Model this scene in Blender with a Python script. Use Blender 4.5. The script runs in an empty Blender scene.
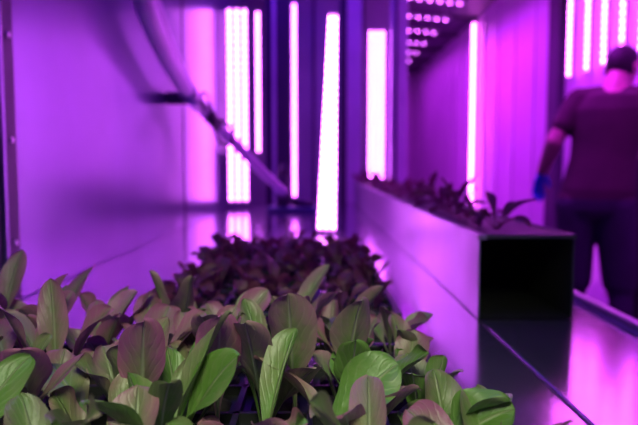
import bpy, bmesh, math, random
from mathutils import Vector, Matrix, noise
random.seed(7)
S=bpy.context.scene
try:
    S.view_settings.view_transform='Standard'
except Exception as e: print(e)
COL=S.collection
def link(o,parent=None):
    COL.objects.link(o)
    if parent: o.parent=parent
    return o
# ---------------- materials
def mat(name,col,rough=.5,metal=0,noise_amt=.15,nscale=6,bump=0,emis=None,estr=0,coat=0):
    m=bpy.data.materials.new(name); m.use_nodes=True
    nt=m.node_tree; b=nt.nodes['Principled BSDF']
    b.inputs['Roughness'].default_value=rough; b.inputs['Metallic'].default_value=metal
    b.inputs['Coat Weight'].default_value=coat
    tc=nt.nodes.new('ShaderNodeTexCoord'); n=nt.nodes.new('ShaderNodeTexNoise')
    n.inputs['Scale'].default_value=nscale; n.inputs['Detail'].default_value=5
    nt.links.new(tc.outputs['Object'],n.inputs['Vector'])
    r=nt.nodes.new('ShaderNodeValToRGB')
    a=1-noise_amt
    r.color_ramp.elements[0].position=.3; r.color_ramp.elements[1].position=.7
    r.color_ramp.elements[0].color=(col[0]*a,col[1]*a,col[2]*a,1); r.color_ramp.elements[1].color=(*col,1)
    nt.links.new(n.outputs['Fac'],r.inputs['Fac']); nt.links.new(r.outputs['Color'],b.inputs['Base Color'])
    if bump:
        bp=nt.nodes.new('ShaderNodeBump'); bp.inputs['Strength'].default_value=bump; bp.inputs['Distance'].default_value=.01
        nt.links.new(n.outputs['Fac'],bp.inputs['Height']); nt.links.new(bp.outputs['Normal'],b.inputs['Normal'])
    if emis:
        b.inputs['Emission Color'].default_value=(*emis,1); b.inputs['Emission Strength'].default_value=estr
    return m
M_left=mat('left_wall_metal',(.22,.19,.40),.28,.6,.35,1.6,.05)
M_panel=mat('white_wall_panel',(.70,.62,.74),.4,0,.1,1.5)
M_part=mat('partition_panel',(.45,.40,.55),.35,0,.3,1.5)
M_dark=mat('dark_trim',(.07,.065,.09),.5,.2)
M_col=mat('painted_column',(.75,.68,.8),.4,.1)
M_floor=mat('floor_vinyl',(.10,.10,.12),.35,0,.3,5)
M_ceil=mat('ceiling_paint',(.09,.09,.12),.6)
M_steel=mat('bench_steel',(.55,.48,.62),.15,.9,.12,8,.03)
M_steel2=mat('trough_steel',(.42,.37,.52),.34,.7,.25,5,.03)
M_black=mat('black_plastic',(.012,.012,.014),.5)
M_inside=mat('duct_shade',(.004,.004,.004),.95)  # near-black colour standing in for the shade inside the open duct
M_soil=mat('soil_plug',(.03,.022,.016),.95,0,.5,60,.5)
M_led=mat('led_chip',(1,.5,1),.4,0,.0,3,emis=(.8,.17,1),estr=26)
M_led2=mat('led_chip_far',(1,.5,1),.4,0,.0,3,emis=(.75,.12,1),estr=20)
M_led3=mat('led_chip_magenta',(1,.5,1),.4,0,.0,3,emis=(.95,.12,1),estr=32)
M_ledv=mat('led_diffuser',(.9,.6,1),.3,0,0,3,emis=(1,.22,.95),estr=1.9)
M_alu=mat('led_housing',(.5,.5,.55),.3,.8)
M_hose=mat('pale_hose',(.9,.84,.92),.35)
M_blue=mat('blue_nitrile',(.02,.25,.85),.4)
M_slate=mat('blue_grey_plastic',(.08,.12,.26),.4)
M_skin=mat('skin',(.45,.24,.22),.5)
M_shirt=mat('maroon_tshirt',(.055,.028,.032),.9,0,.35,9,.3)
M_pants=mat('dark_shorts',(.035,.035,.06),.9,0,.3,9,.2)
M_hair=mat('dark_hair',(.012,.01,.01),.7,0,.5,70,.6)
M_shoe=mat('shoe_leather',(.02,.02,.02),.6)
# ---------------- geometry helpers
CV=[(-.5,-.5,-.5),(.5,-.5,-.5),(.5,.5,-.5),(-.5,.5,-.5),(-.5,-.5,.5),(.5,-.5,.5),(.5,.5,.5),(-.5,.5,.5)]
CF=[(0,3,2,1),(4,5,6,7),(0,1,5,4),(1,2,6,5),(2,3,7,6),(3,0,4,7)]
class G:
    def __init__(s): s.bm=bmesh.new(); s.mats=[]
    def mi(s,m):
        if m not in s.mats: s.mats.append(m)
        return s.mats.index(m)
    def box(s,a,b,m,bev=0,rot=None):
        c=Vector([(a[i]+b[i])/2 for i in range(3)]); d=[abs(b[i]-a[i]) for i in range(3)]
        M=Matrix.Translation(c)@(rot or Matrix.Identity(4))@Matrix.Diagonal((*d,1))
        vs=[s.bm.verts.new(M@Vector(v)) for v in CV]; k=s.mi(m); fs=[]
        for f in CF:
            F=s.bm.faces.new([vs[i] for i in f]); F.material_index=k; fs.append(F)
        if bev:
            es=list({e for f in fs for e in f.edges})
            rr=bmesh.ops.bevel(s.bm,geom=es,offset=bev,segments=2,affect='EDGES',profile=.5)
            for f in rr['faces']: f.material_index=k
    def cyl(s,p,q,r1,r2,m,seg=16):
        p=Vector(p);q=Vector(q);d=q-p
        M=Matrix.Translation((p+q)/2)@d.to_track_quat('Z','Y').to_matrix().to_4x4()
        r=bmesh.ops.create_cone(s.bm,cap_ends=True,segments=seg,radius1=r1,radius2=r2,depth=d.length,matrix=M)
        for f in {f for v in r['verts'] for f in v.link_faces}: f.material_index=s.mi(m); f.smooth=len(f.verts)==4
    def ell(s,c,rad,m,rot=None,seg=20):
        M=Matrix.Translation(Vector(c))@(rot or Matrix.Identity(4))@Matrix.Diagonal((*rad,1))
        r=bmesh.ops.create_uvsphere(s.bm,u_segments=seg,v_segments=seg//2+2,radius=1,matrix=M)
        for f in {f for v in r['verts'] for f in v.link_faces}: f.material_index=s.mi(m); f.smooth=True
    def cap(s,p,q,r1,r2,m):
        s.cyl(p,q,r1,r2,m,20); s.ell(p,(r1,)*3,m); s.ell(q,(r2,)*3,m)
    def done(s,name,parent=None,loc=None):
        me=bpy.data.meshes.new(name); s.bm.to_mesh(me); s.bm.free()
        for m in s.mats: me.materials.append(m)
        o=bpy.data.objects.new(name,me)
        if loc: o.location=loc
        return link(o,parent)
def empty(name,loc=(0,0,0)):
    e=bpy.data.objects.new(name,None); e.location=loc; return link(e)
def tube(name,pts,r,m,parent=None,rad=None):
    c=bpy.data.curves.new(name,'CURVE'); c.dimensions='3D'; c.bevel_depth=r; c.bevel_resolution=4; c.use_fill_caps=True
    sp=c.splines.new('NURBS'); sp.points.add(len(pts)-1); sp.use_endpoint_u=True; sp.order_u=4
    for i,p in enumerate(pts):
        sp.points[i].co=(*p,1); sp.points[i].radius=rad[i] if rad else 1
    c.materials.append(m); o=bpy.data.objects.new(name,c); return link(o,parent)

CZ=1.10; BZ=.82; CEIL=2.85; WR=1.9; WL=-.62; YB=-1.2; YE=12; BE=4.78
# ---------------- room shell
g=G(); g.box((WL-.1,YB,-.1),(WR+.1,YE,0),M_floor); g.done('floor')
g=G(); g.box((WL-.1,YB,CEIL),(WR+.1,YE,CEIL+.1),M_ceil)
for i in range(12): g.box((.74,.4+i,CEIL-.04),(WR,.44+i,CEIL),M_dark)
g.done('ceiling')
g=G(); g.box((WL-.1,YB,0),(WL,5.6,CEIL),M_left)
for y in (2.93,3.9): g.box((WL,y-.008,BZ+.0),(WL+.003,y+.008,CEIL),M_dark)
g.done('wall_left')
g=G(); g.box((WL,1.13,BZ),(WL+.03,1.235,CEIL),M_dark,.004); g.box((WL,1.165,BZ),(WL+.036,1.18,CEIL),M_left,.002)
for i in range(9):
    g.cyl((WL+.029,1.21,.95+i*.2),(WL+.034,1.21,.95+i*.2),.006,.005,M_alu,10)
g.done('trim_1')
g=G(); g.box((WR,YB,0),(WR+.1,YE,CEIL),M_panel)
for i in range(14):
    y=4.9+i*.55
    g.box((WR-.012,y-.012,0),(WR,y+.012,CEIL),M_panel,.003)
g.box((WR-.06,4.78,0),(WR,5.0,CEIL),M_dark,.004)
g.done('wall_right')
g=G(); g.box((WL-.1,YE,0),(WR+.1,YE+.1,CEIL),M_panel); g.done('wall_back')
g=G(); g.box((WL-.1,YB-.1,0),(WR+.1,YB,CEIL),M_panel); g.done('wall_front')
# partition behind the bench
g=G(); g.box((WL,5.6,0),(.72,5.68,CEIL),M_part)
for x in (-.35,-.02,.22,.42): g.box((x-.01,5.585,0),(x+.01,5.6,CEIL),M_dark)
g.done('wall_partition')
g=G(); g.box((.70,5.68,0),(.74,YE,CEIL),M_panel); 
for i in range(8): g.box((.74,6+i*.75,0),(.752,6.03+i*.75,CEIL),M_dark)
g.done('wall_corridor')
# columns
g=G(); g.box((-.39,4.86,0),(-.195,4.96,CEIL),M_dark,.008); g.box((-.34,4.845,0),(-.31,4.86,CEIL),M_col,.003); g.done('support_column')
g=G(); g.box((.58,4.86,0),(.71,4.96,CEIL),M_col,.008); g.box((.61,4.845,0),(.625,4.86,CEIL),M_dark,.002); g.done('support_column')
g=G(); g.box((.19,4.9,0),(.24,4.96,CEIL),M_dark,.006); g.box((.24,4.92,0),(.36,4.94,CEIL),M_col,.003); g.done('support_column')
# ---------------- bench
bench=empty('steel_grow_bench')
g=G()
g.box((WL+.004,-.6,BZ-.03),(.296,BE,BZ),M_steel,.003)
g.box((.302,-.6,BZ-.03),(.54,BE,BZ-.002),M_steel,.003)
g.box((.296,-.6,BZ-.03),(.302,BE,BZ-.006),M_black)
g.box((.54,-.6,BZ-.06),(.565,BE,BZ+.012),M_steel2,.004)
g.box((.575,-.6,BZ-.06),(.60,BE,BZ-.01),M_steel2,.004)
g.box((.56,-.6,BZ-.055),(.58,BE,BZ-.035),M_black)
g.done('top',bench)
g=G()
for y in (-.4,1.5,3.1,4.6):
    for x in (WL+.06,.5):
        g.box((x-.02,y-.02,0),(x+.02,y+.02,BZ-.03),M_alu,.003)
    g.box((WL+.06,y-.015,.2),(.5,y+.015,.23),M_alu,.003)
g.done('legs',bench)
# ---------------- trough (hollow duct)
tr=empty('nft_grow_trough')
x0,x1,z0,z1,ya,yb=.296,.472,BZ,.972,1.12,4.74; t=.003
g=G()
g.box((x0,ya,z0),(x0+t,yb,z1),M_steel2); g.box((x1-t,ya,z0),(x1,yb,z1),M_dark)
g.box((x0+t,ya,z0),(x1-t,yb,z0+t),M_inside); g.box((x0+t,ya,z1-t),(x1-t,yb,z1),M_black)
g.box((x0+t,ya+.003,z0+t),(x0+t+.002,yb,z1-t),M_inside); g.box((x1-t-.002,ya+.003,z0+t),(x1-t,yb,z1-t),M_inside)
g.box((x0+t,ya+.3,z0+t),(x1-t,ya+.31,z1-t),M_inside)  # inner faces and cross sheet carry the painted shade
g.box((x0-.003,ya-.002,z1-.006),(x0+.014,yb,z1+.003),M_steel2,.001)
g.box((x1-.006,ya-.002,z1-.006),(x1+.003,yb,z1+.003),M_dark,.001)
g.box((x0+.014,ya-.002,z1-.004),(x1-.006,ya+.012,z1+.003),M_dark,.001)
g.done('duct',tr)
# ---------------- leaves
class Leaves:
    def __init__(s): s.v=[];s.f=[];s.uv=[];s.t=[]
    def leaf(s,base,az,L,W,e0,e1,cup=.25,wav=.04,tint=.5,twist=0,nu=8,nv=14,pet=.24):
        b=len(s.v); pos=Vector(base); ph=random.uniform(0,6.28); k=random.uniform(1.2,2.4)
        hd=Vector((math.cos(az),math.sin(az),0)); side0=Vector((-math.sin(az),math.cos(az),0))
        bend=random.uniform(-.3,.3); tp=0; wid=random.uniform(.5,.66)
        for j in range(nv+1):
            t=1-(1-j/nv)**1.35; e=e0+(e1-e0)*t**1.5
            h2=hd+side0*bend*t
            d=(h2.normalized())*math.cos(e)+Vector((0,0,math.sin(e)))
            pos=pos+d*(L*(t-tp)); tp=t
            n=side0.cross(d)*-1
            tw=twist*t; side=side0*math.cos(tw)+n*math.sin(tw); n2=n*math.cos(tw)-side0*math.sin(tw)
            q=max(0,(t-pet)/(1-pet))
            u0=min(1,q/wid); sm=u0*u0*(3-2*u0)
            end=math.sqrt(max(0,1-max(0,(q-wid)/(1-wid))**2.3))
            prof=.10*end+.90*sm*end
            w=W*.5*max(prof,.03)
            for i in range(nu+1):
                u=i/nu*2-1
                off=cup*w*(u*u) + wav*W*abs(u)**2*math.sin(ph+t*k*6.28+u*2)*min(1,q*3) - .05*W*math.cos(min(abs(u)*9,math.pi))*min(1,(1-t)*2)
                jag=1+.035*math.sin(ph*3+t*17)
                s.v.append(pos+side*(u*w*jag)+n2*off)
                s.uv.append((i/nu,t)); s.t.append(tint)
        for j in range(nv):
            for i in range(nu):
                a=b+j*(nu+1)+i; s.f.append((a,a+1,a+nu+2,a+nu+1))
    def plant(s,x,y,z,n,L,W,tint,spread=(.3,1.2),e=(.95,1.45),**k):
        a0=random.uniform(0,6.28)
        for i in range(n):
            az=a0+i*2.4+random.uniform(-.3,.3)
            r=i/n; e0=random.uniform(*e); e1=e0-random.uniform(*spread)*(1-.4*r)
            l=L*random.uniform(.62,1.15)*(1-.25*r)
            s.leaf((x+math.cos(az)*.004,y+math.sin(az)*.004,z),az,l,W*random.uniform(.8,1.15)*(1-.25*r),e0,e1,
              cup=random.uniform(.1,.6),wav=random.uniform(.06,.18),tint=min(1,max(0,tint+random.uniform(-.4,.4))),twist=random.uniform(-.7,.7),**k)
    def done(s,name,m,parent=None,sub=0):
        me=bpy.data.meshes.new(name); me.from_pydata([tuple(v) for v in s.v],[],s.f)
        uvl=me.uv_layers.new(name='UVMap'); 
        for l in me.loops: uvl.data[l.index].uv=s.uv[l.vertex_index]
        at=me.attributes.new('tint','FLOAT','POINT')
        at.data.foreach_set('value',s.t)
        for p in me.polygons: p.use_smooth=True
        me.materials.append(m); o=bpy.data.objects.new(name,me); link(o,parent)
        if sub:
            md=o.modifiers.new('sub','SUBSURF'); md.levels=sub; md.render_levels=sub
        return o
def leafmat(name,green,green2,red,redamt=0.,vein=(.38,.42,.24)):
    m=bpy.data.materials.new(name); m.use_nodes=True; nt=m.node_tree; N=nt.nodes; Lk=nt.links
    b=N['Principled BSDF']; out=N['Material Output']
    uv=N.new('ShaderNodeUVMap'); sx=N.new('ShaderNodeSeparateXYZ'); Lk.new(uv.outputs[0],sx.inputs[0])
    def mth(op,a,bv=None,cl=False):
        n=N.new('ShaderNodeMath'); n.operation=op; n.use_clamp=cl
        for i,x in enumerate((a,bv)):
            if x is None: continue
            if isinstance(x,(int,float)): n.inputs[i].default_value=x
            else: Lk.new(x,n.inputs[i])
        return n.outputs[0]
    U=mth('ABSOLUTE',mth('SUBTRACT',sx.outputs[0],.5)); V=sx.outputs[1]
    mid=mth('SUBTRACT',1,mth('MULTIPLY',U,mth('ADD',mth('MULTIPLY',V,26),3)),True)
    tex=N.new('ShaderNodeTexNoise'); tc=N.new('ShaderNodeTexCoord'); tex.inputs['Scale'].default_value=60; tex.inputs['Detail'].default_value=4
    Lk.new(tc.outputs['Object'],tex.inputs['Vector'])
    ph=mth('ADD',mth('MULTIPLY',mth('SUBTRACT',V,mth('MULTIPLY',U,.75)),24),mth('MULTIPLY',tex.outputs['Fac'],5))
    vn=mth('POWER',mth('ABSOLUTE',mth('SINE',ph)),16)
    veins=mth('MAXIMUM',mid,mth('MULTIPLY',vn,.13),True)
    at=N.new('ShaderNodeAttribute'); at.attribute_name='tint'
    edge=mth('ADD',mth('MULTIPLY',U,1.1),mth('MULTIPLY',V,.45))
    rf=mth('ADD',mth('MULTIPLY',mth('MULTIPLY',at.outputs['Fac'],edge),1.5),mth('SUBTRACT',mth('MULTIPLY',tex.outputs['Fac'],.8),.5-redamt),True)
    def mix(f,a,c):
        n=N.new('ShaderNodeMix'); n.data_type='RGBA'; Lk.new(f,n.inputs[0])
        for i,x in ((6,a),(7,c)):
            if isinstance(x,tuple): n.inputs[i].default_value=(*x,1)
            else: Lk.new(x,n.inputs[i])
        return n.outputs[2]
    c0=mix(tex.outputs['Fac'],green,green2); c1=mix(rf,c0,red); c2=mix(mth('MULTIPLY',veins,.75),c1,vein)
    Lk.new(c2,b.inputs['Base Color']); b.inputs['Roughness'].default_value=.42
    bp=N.new('ShaderNodeBump'); bp.inputs['Strength'].default_value=.7; bp.inputs['Distance'].default_value=.002
    Lk.new(mth('SUBTRACT',mth('MULTIPLY',tex.outputs['Fac'],.8),veins),bp.inputs['Height']); Lk.new(bp.outputs[0],b.inputs['Normal'])
    tl=N.new('ShaderNodeBsdfTranslucent'); Lk.new(c2,tl.inputs[0]); ms=N.new('ShaderNodeMixShader'); ms.inputs[0].default_value=.28
    Lk.new(b.outputs[0],ms.inputs[1]); Lk.new(tl.outputs[0],ms.inputs[2]); Lk.new(ms.outputs[0],out.inputs[0])
    return m
M_leaf=leafmat('lettuce_leaf',(.08,.18,.03),(.16,.30,.06),(.36,.12,.22))
M_leafd=leafmat('red_lettuce_leaf',(.08,.06,.05),(.12,.05,.06),(.19,.045,.09),.25,(.25,.14,.15))
def tray(name,xa,xb,ya,yb,step):
    e=empty(name); g=G(); z=BZ+.001
    h=.045
    g.box((xa,ya,z),(xb,yb,z+h-.012),M_black,.003)
    g.box((xa-.008,ya-.008,z+h-.008),(xa+.004,yb+.008,z+h),M_black,.002); g.box((xb-.004,ya-.008,z+h-.008),(xb+.008,yb+.008,z+h),M_black,.002)
    g.box((xa,ya-.008,z+h-.008),(xb,ya+.004,z+h),M_black,.002); g.box((xa,yb-.004,z+h-.008),(xb,yb+.008,z+h),M_black,.002)
    nx=int((xb-xa)/step); ny=int((yb-ya)/step); P=[]
    for i in range(nx+1):
        x=xa+(xb-xa)*i/nx; g.box((x-.003,ya,z+h-.013),(x+.003,yb,z+h-.002),M_black)
    for j in range(ny+1):
        y=ya+(yb-ya)*j/ny; g.box((xa,y-.003,z+h-.013),(xb,y+.003,z+h-.002),M_black)
    for i in range(nx):
        for j in range(ny):
            x=xa+(xb-xa)*(i+.5)/nx; y=ya+(yb-ya)*(j+.5)/ny; P.append((x,y,z+h-.006))
            g.ell((x,y,z+h-.012),(step*.4,step*.4,.01),M_soil,seg=10)
    g.done('cell_tray',e); return e,P
e,P=tray('lettuce_seedling_tray',-.50,.135,.36,.80,.066)
Lv=Leaves()
for (x,y,z) in P:
    tint=.35+.5*noise.noise(Vector((x*6,y*6,3)))+ (.35 if y>.55 else 0)+(.2 if x<-.22 else 0)
    L=.116 + .04*noise.noise(Vector((x*9,y*9,8)))
    if x<-.2: L*=1.10
    if x>.08: L*=.8
    Lv.plant(x+random.uniform(-.014,.014),y+random.uniform(-.014,.014),z,random.randint(4,5),L,.036,tint,spread=(.1,1.0),e=(.95,1.45))
def hero(px,py,pz,az,L,W,e0,e1,tint,cup=.25,tw=0): Lv.leaf((px,py,pz),az,L,W,e0,e1,cup=cup,wav=.08,tint=tint,twist=tw,nu=12,nv=22)
z=BZ+.04
hero(-.085,.52,z,-1.3,.125,.040,1.5,1.1,.9)
hero(-.115,.47,z,-.2,.12,.042,1.25,.7,.1,.2,.9)
hero(-.02,.56,z,-1.8,.135,.046,1.5,1.1,.6)
hero(.0,.47,z,.1,.11,.050,1.2,.4,.05,.2,.9)
hero(-.15,.52,z,-1.2,.12,.040,1.5,1.1,.95)
hero(-.12,.45,z,-2.2,.10,.042,1.3,.5,.1)
hero(.085,.46,z,-.2,.09,.052,1.1,.2,.0,.2,.8)
hero(.11,.49,z,-.7,.085,.048,1.25,.4,.1)
hero(-.24,.5,z,-1.0,.11,.042,1.4,.9,.8)
hero(-.20,.44,z,2.9,.11,.042,1.2,.5,.5,.2,-.6)
hero(.03,.60,z,-1.2,.12,.040,1.5,1.1,.5)
Lv.done('leaves',M_leaf,e,1)
e,P=tray('red_lettuce_seedling_tray',-.27,.13,.98,1.78,.055)
Lv=Leaves()
for (x,y,z) in P:
    if random.random()<.18: continue
    Lv.plant(x+random.uniform(-.01,.01),y+random.uniform(-.01,.01),z,random.randint(3,5),random.uniform(.045,.08),.03,.8,spread=(.4,1.5),nu=6,nv=9)
Lv.done('leaves',M_leafd,e,1)
# plants on trough
Lv=Leaves()
y=1.20
while y<4.6:
    x=x0+.045+random.uniform(-.02,.03)
    Lv.plant(x,y,z1+.004,random.randint(5,7),random.uniform(.08,.13),.024,.9,spread=(.5,2.0),e=(.7,1.45),nu=6,nv=9)
    y+=random.uniform(.07,.11)
Lv.done('trough_lettuce',M_leafd,tr,1)
# ---------------- LED lights
def led(x,y,za,zb,w,cols,pitch,m,face=(0,-1),tilt=0,name='led_grow_light',taper=0):
    g=G(); h=zb-za
    for c in range(cols):
        cx=-w/2+w*(c+.5)/cols; hw=min(w/cols*.34,.013)
        g.box((cx-hw,-.003,.01),(cx+hw,.004,h-.01),M_ledv)
        g.box((cx-hw-.002,.004,0),(cx+hw+.002,.018,h),M_alu)
        n=int(h/pitch)
        for i in range(n):
            zz=.015+(h-.03)*(i+.5)/n
            s=min(w/cols,pitch)*.28
            g.box((cx-s,-.010,zz-s),(cx+s,-.003,zz+s),m)
    for zz in (.02,h*.35,h*.7,h-.03): g.box((-w/2,.018,zz-.01),(w/2,.024,zz+.01),M_alu)
    if taper:
        for v in g.bm.verts: v.co.x*=1-taper*v.co.z/h
    o=g.done(name); o.location=(x,y,za)
    o.rotation_euler=(0,tilt,math.atan2(face[0],-face[1]))
    return o
led(.042,2.55,BZ+.003,1.72,.085,3,.030,M_led,tilt=.03,taper=.55)
led(-.50,4.0,.86,2.1,.14,3,.045,M_led2)
led(-.47,5.1,1.2,2.35,.05,1,.045,M_led2)
led(-.175,5.05,.84,2.4,.05,1,.04,M_led2)
led(.49,5.1,.93,2.2,.14,3,.05,M_led2)
led(WR-.05,7.4,.5,2.78,.06,1,.06,M_led3,face=(-.5,-.9))
for yy in (4.62,4.32,4.07,3.83,3.6):
    led(WR-.04,yy,1.74,2.8,.035,1,.05,M_led3,face=(-.75,-.66))
led(WR-.04,4.45,.25,.62,.035,1,.035,M_led3,face=(-.75,-.66))
def bar(x,y,L,m=M_led2):
    g=G()
    g.box((-L/2,-.03,-.03),(L/2,.03,0),M_alu,.004)
    for xx in (-L*.4,L*.4): g.box((xx-.01,-.01,0),(xx+.01,.01,.06),M_alu)
    n=int(L/.11)
    for i in range(n):
        xx=-L/2+L*(i+.5)/n; g.box((xx-.010,-.010,-.036),(xx+.010,.010,-.03),m)
    o=g.done('ceiling_led_bar'); o.location=(x,y,CEIL-.06)
    o.rotation_euler=(0,0,.35)
for i in range(9): bar(1.2,5.7+i*.7,.7)
def area(loc,sx,sy,rot,col,e,name,spread=180):
    l=bpy.data.lights.new(name,'AREA'); l.shape='RECTANGLE'; l.size=sx; l.size_y=sy; l.color=col; l.energy=e; l.spread=math.radians(spread)
    o=bpy.data.objects.new(name,l); o.location=loc; o.rotation_euler=rot; link(o); return o
V=(.12,.012,1.0); Mg=(.6,.02,1.0)
area((-.1,1.2,CEIL-.05),.5,2.2,(0,0,0),V,13,'overhead_violet_lamp')
area((-.05,3.9,CEIL-.05),.5,1.6,(0,0,0),V,15,'overhead_violet_lamp')
area((1.05,3.2,CEIL-.08),.5,2.6,(0,math.radians(-22),0),Mg,52,'overhead_magenta_light',100)  # added over the aisle to brighten the worker and right wall
area((1.25,6.4,CEIL-.12),.5,2.6,(0,math.radians(-10),0),Mg,55,'overhead_magenta_light',130)
area((1.25,9.5,CEIL-.12),.5,3,(0,0,0),Mg,22,'overhead_magenta_light')
area((.0,-.2,1.75),.3,.3,(math.radians(42),0,math.radians(4)),(.9,1,.65),1.35,'leaf_fill_light',55)  # unseen whitish light added behind the camera to bring out leaf green
# ---------------- hose
h=empty('irrigation_hose_assembly')
hp=[(-.55,1.78,CEIL-.0),(-.55,1.80,2.2),(-.54,1.86,1.68),(-.53,2.05,1.55),(-.53,2.35,1.44),(-.51,2.6,1.38),(-.49,2.8,1.33),(-.40,3.2,1.2),(-.28,3.5,1.04),(-.20,3.7,.95)]
tube('hose',hp,.027,M_hose,h,[1.4,1.4,1.4,1.3,1.1,.95,.9,1,1,1])
hp2=[(p[0]+.0,p[1]+.19-(i*.03),p[2]+.06*(1-i/6)) for i,p in enumerate(hp[:6])]; hp2[0]=(-.55,1.99,CEIL)
tube('hose_second',hp2,.024,M_hose,h)
g=G(); g.box((-.62,2.58,1.355),(-.50,2.63,1.405),M_dark,.01); g.cyl((-.52,2.52,1.40),(-.50,2.70,1.36),.036,.032,M_alu)
g.cyl((-.49,2.76,1.345),(-.46,2.9,1.29),.03,.028,M_dark)
g.done('clamp',h)
tube('cable_loop',[(-.5,2.7,1.40),(-.47,2.72,1.45),(-.45,2.74,1.30),(-.44,2.78,1.20),(-.38,2.8,1.18),(-.36,2.82,1.26),(-.42,2.85,1.31),(-.46,2.86,1.31)],.006,M_black,h)
g=G(); g.box((-.30,3.72,BZ+.001),(-.0,3.95,BZ+.03),M_slate,.01); g.box((-.24,3.76,BZ+.03),(-.17,3.86,1.04),M_dark,.012)
g.cyl((-.2,3.8,1.04),(-.2,3.8,1.11),.03,.02,M_dark); g.cyl((-.20,3.7,.95),(-.20,3.77,.93),.025,.025,M_alu)
g.cyl((-.15,3.82,BZ+.06),(-.02,3.82,BZ+.04),.025,.02,M_dark)
g.done('water_pump')
# ---------------- grow tower with plants on right wall
tw=empty('vertical_grow_tower')
g=G()
for yy in (3.60,3.74):
    g.box((WR-.09,yy-.04,.1),(WR-.005,yy+.04,1.5),M_black,.006)
g.done('channels',tw)
Lv=Leaves()
for yy in (3.60,3.74):
    for i in range(13):
        z=.2+i*.1
        for k in range(5):
            Lv.leaf((WR-.09,yy,z),math.pi+random.uniform(-1.1,1.1),random.uniform(.04,.06),.035,random.uniform(.0,.9),random.uniform(-.6,.3),tint=.3,nu=6,nv=8)
Lv.done('leaves',M_leaf,tw,1)
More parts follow.
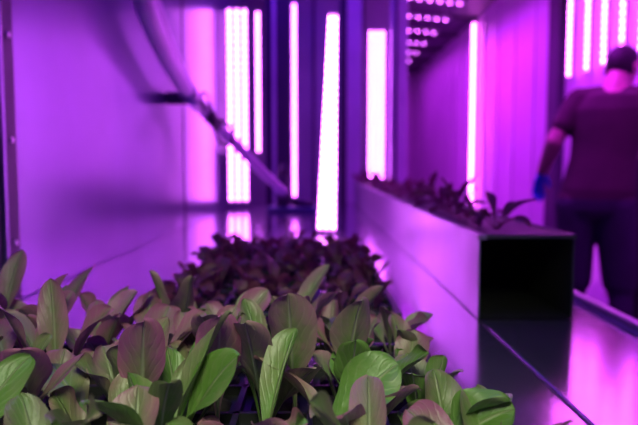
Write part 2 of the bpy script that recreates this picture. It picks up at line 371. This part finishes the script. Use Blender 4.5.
# ---------------- person
def person():
    fw=Vector((.42,.907,0)); rt=Vector((.907,-.42,0)); OX=.02
    RM=Matrix(((rt.x,fw.x,0,0),(rt.y,fw.y,0,0),(0,0,1,0),(0,0,0,1)))
    g=G(); m=M_skin; segs=[]
    C=lambda t: Vector(t)+Vector((OX,-.03,0))
    D=Vector
    def cap(p,q,r1,r2,lab=None):
        g.cap(p,q,r1,r2,m)
        if lab: segs.append((Vector(p),Vector(q),lab,max(r1,r2)))
    pel=C((1.42,3.22,.93)); nb0=C((1.505,3.235,1.45))
    prof=[(.86,.155,.12),(.92,.175,.132),(.98,.182,.135),(1.06,.172,.125),(1.14,.163,.118),(1.22,.168,.118),(1.30,.183,.122),(1.38,.195,.122),(1.45,.165,.10)]
    zz=.88
    while zz<=1.45:
        for a,b in zip(prof,prof[1:]):
            if a[0]<=zz<=b[0]:
                f=(zz-a[0])/(b[0]-a[0]); rx=a[1]+(b[1]-a[1])*f; ry=a[2]+(b[2]-a[2])*f
        c=pel.lerp(nb0,(zz-.9)/.55); c.z=zz
        g.ell(c,(rx,ry,.05),m,RM,28); zz+=.014
    nb=C((1.505,3.24,1.47)); hd=C((1.575,3.30,1.612))
    cap(nb,nb+D((.04,.04,.09)),.066,.056,'skin')
    ls=C((1.36,3.31,1.44)); rs=C((1.665,3.16,1.43))
    g.cap(nb+D((0,0,-.01)),ls,.06,.066,m); g.cap(nb+D((0,0,-.01)),rs,.06,.066,m)
    segs.append((ls,rs,'shirt',.07))
    le=C((1.225,3.29,1.225)); lw=C((1.225,3.45,1.06))
    lm=ls.lerp(le,.60)
    g.cap(ls,lm,.068,.062,m); segs.append((ls,lm,'shirt',.07))
    cap(lm,le,.047,.042,'skin'); cap(le,lw,.044,.030,'skin')
    re=C((1.69,3.24,1.19)); rw=C((1.61,3.46,1.14)); rm=rs.lerp(re,.66)
    g.cap(rs,rm,.068,.062,m); segs.append((rs,rm,'shirt',.07))
    cap(rm,re,.047,.042,'skin'); cap(re,rw,.044,.030,'skin')
    def hand(w,d,side,th):
        d=d.normalized(); side=(side-d*side.dot(d)).normalized(); n=d.cross(side).normalized()
        pc=w+d*.05
        R=Matrix((side,d,n)).transposed().to_4x4()
        g.ell(pc,(.042,.052,.016),m,R); g.ell(w+d*.085,(.04,.02,.014),m,R)
        segs.append((w+d*.01,w+d*.09,'glove',.05))
        for i,(s,L) in enumerate(((-.031,.07),(-.011,.08),(.010,.075),(.030,.058))):
            a=w+d*.085+side*s; b=a+(d*.9+n*.25)*L*.5; c=b+(d*.75+n*.65)*L*.3; e2=c+(d*.4+n*.9)*L*.25
            g.cap(a,b,.0095,.009,m); g.cap(b,c,.009,.0082,m); g.cap(c,e2,.0082,.007,m)
            segs.append((a,e2,'glove',.01))
        a=w+d*.03-side*.035*th; b=a+(d*.7-side*th*.7)*.035; c=b+(d*.9-side*th*.2+n*.3)*.032
        g.cap(a,b,.013,.011,m); g.cap(b,c,.011,.009,m); segs.append((a,c,'glove',.012))
    hand(lw,D((-.05,.30,-.75)),D((.9,.35,.05)),-1)
    hand(rw,D((-.15,.9,-.2)),D((.9,.1,.2)),1)
    for sx,foot in ((-1,C((1.36,3.30,.09))),(1,C((1.60,3.22,.09)))):
        hip=pel+rt*.09*sx+D((0,0,-.03)); knee=D(((hip.x+foot.x)/2,(hip.y+foot.y)/2,.50))+fw*.025
        cap(hip,knee,.105,.085,'shorts')
        calf=knee.lerp(foot,.35)-fw*.015
        cap(knee,calf,.062,.058,'leg'); cap(calf,foot,.058,.036,'leg')
        heel=foot+D((0,0,-.045))-fw*.03; toe=foot+D((0,0,-.055))+fw*.16
        g.cap(heel,toe,.043,.034,m); segs.append((heel,toe,'shoe',.05))
    HR=Matrix.Rotation(math.radians(-30),4,'Z')@RM@Matrix.Rotation(math.radians(-24),4,'X')
    H=Matrix.Translation(hd)@HR
    def he(c,r): g.ell(H@D(c),r,m,HR)
    he((0,-.008,.02),(.077,.096,.098)); he((0,.03,-.045),(.058,.062,.065)); he((0,.05,-.09),(.035,.035,.025))
    he((0,.088,.018),(.045,.012,.012)); he((0,.10,-.018),(.013,.022,.026)); he((0,.086,-.058),(.025,.012,.007)); he((0,.083,-.07),(.02,.012,.007))
    for sx in (-1,1): he((.078*sx,-.005,-.012),(.011,.022,.032)); he((.03*sx,.085,.0),(.014,.01,.009))
    o=g.done('person'); 
    rm_=o.modifiers.new('r','REMESH'); rm_.mode='VOXEL'; rm_.voxel_size=.0055; rm_.use_smooth_shade=True
    sm=o.modifiers.new('s','SMOOTH'); sm.factor=.5; sm.iterations=4
    dg=bpy.context.evaluated_depsgraph_get(); me=bpy.data.meshes.new_from_object(o.evaluated_get(dg)); 
    o.modifiers.clear(); o.data=me; me.materials.clear()
    labs={'skin':0,'shirt':1,'shorts':2,'glove':3,'hair':4,'shoe':5,'leg':2}
    for mm in (M_skin,M_shirt,M_pants,M_blue,M_hair,M_shoe): me.materials.append(mm)
    Hi=H.inverted()
    def dist(p,a,b):
        ab=b-a; t=max(0,min(1,(p-a).dot(ab)/ab.length_squared)); return (p-a-ab*t).length
    arms=[(lm.lerp(le,.25),le,.054),(le,lw,.052),(lw,lw+D((-.01,.06,-.14)),.075),(rm.lerp(re,.25),re,.054),(re,rw,.052),(rw,rw+D((-.02,.16,-.04)),.075)]
    for p in me.polygons:
        c=p.center; q=Hi@c
        inarm=any(dist(c,a,b)<r for a,b,r in arms)
        tq=c-pel.lerp(nb0,(c.z-.9)/.55); tx=tq.dot(rt)/.215; ty=tq.dot(fw)/.16
        if q.length<.15 and c.z>1.5 and q.z>-.11:
            hair = q.z>.055 or (q.y<.0 and q.z>-.055 and abs(q.x)<.082) 
            lab='hair' if hair and not (abs(q.x)>.078 and q.z<.02) else 'skin'
        elif not inarm and .93<=c.z<1.47 and tx*tx+ty*ty<1: lab='shirt'
        elif not inarm and .12<c.z<.93: lab='shorts'
        else:
            best=9;lab='skin'
            for a,b,l,r in segs:
                dd=dist(c,a,b)-r*.9
                if dd<best: best=dd;lab=l
        p.material_index=labs[lab]; p.use_smooth=True
    return o
person()
# ---------------- world + camera
w=bpy.data.worlds.new('world'); S.world=w; w.use_nodes=True
w.node_tree.nodes['Background'].inputs[0].default_value=(.1,.02,.3,1); w.node_tree.nodes['Background'].inputs[1].default_value=.1
cd=bpy.data.cameras.new('camera'); cam=bpy.data.objects.new('camera',cd); link(cam)
cam.location=(0,0,CZ); cam.rotation_euler=(math.radians(90-4.3),0,math.radians(-.27)); cd.lens=35; cd.sensor_width=36; cd.clip_start=.02
cd.dof.use_dof=True; cd.dof.focus_distance=.54; cd.dof.aperture_fstop=5
S.camera=cam
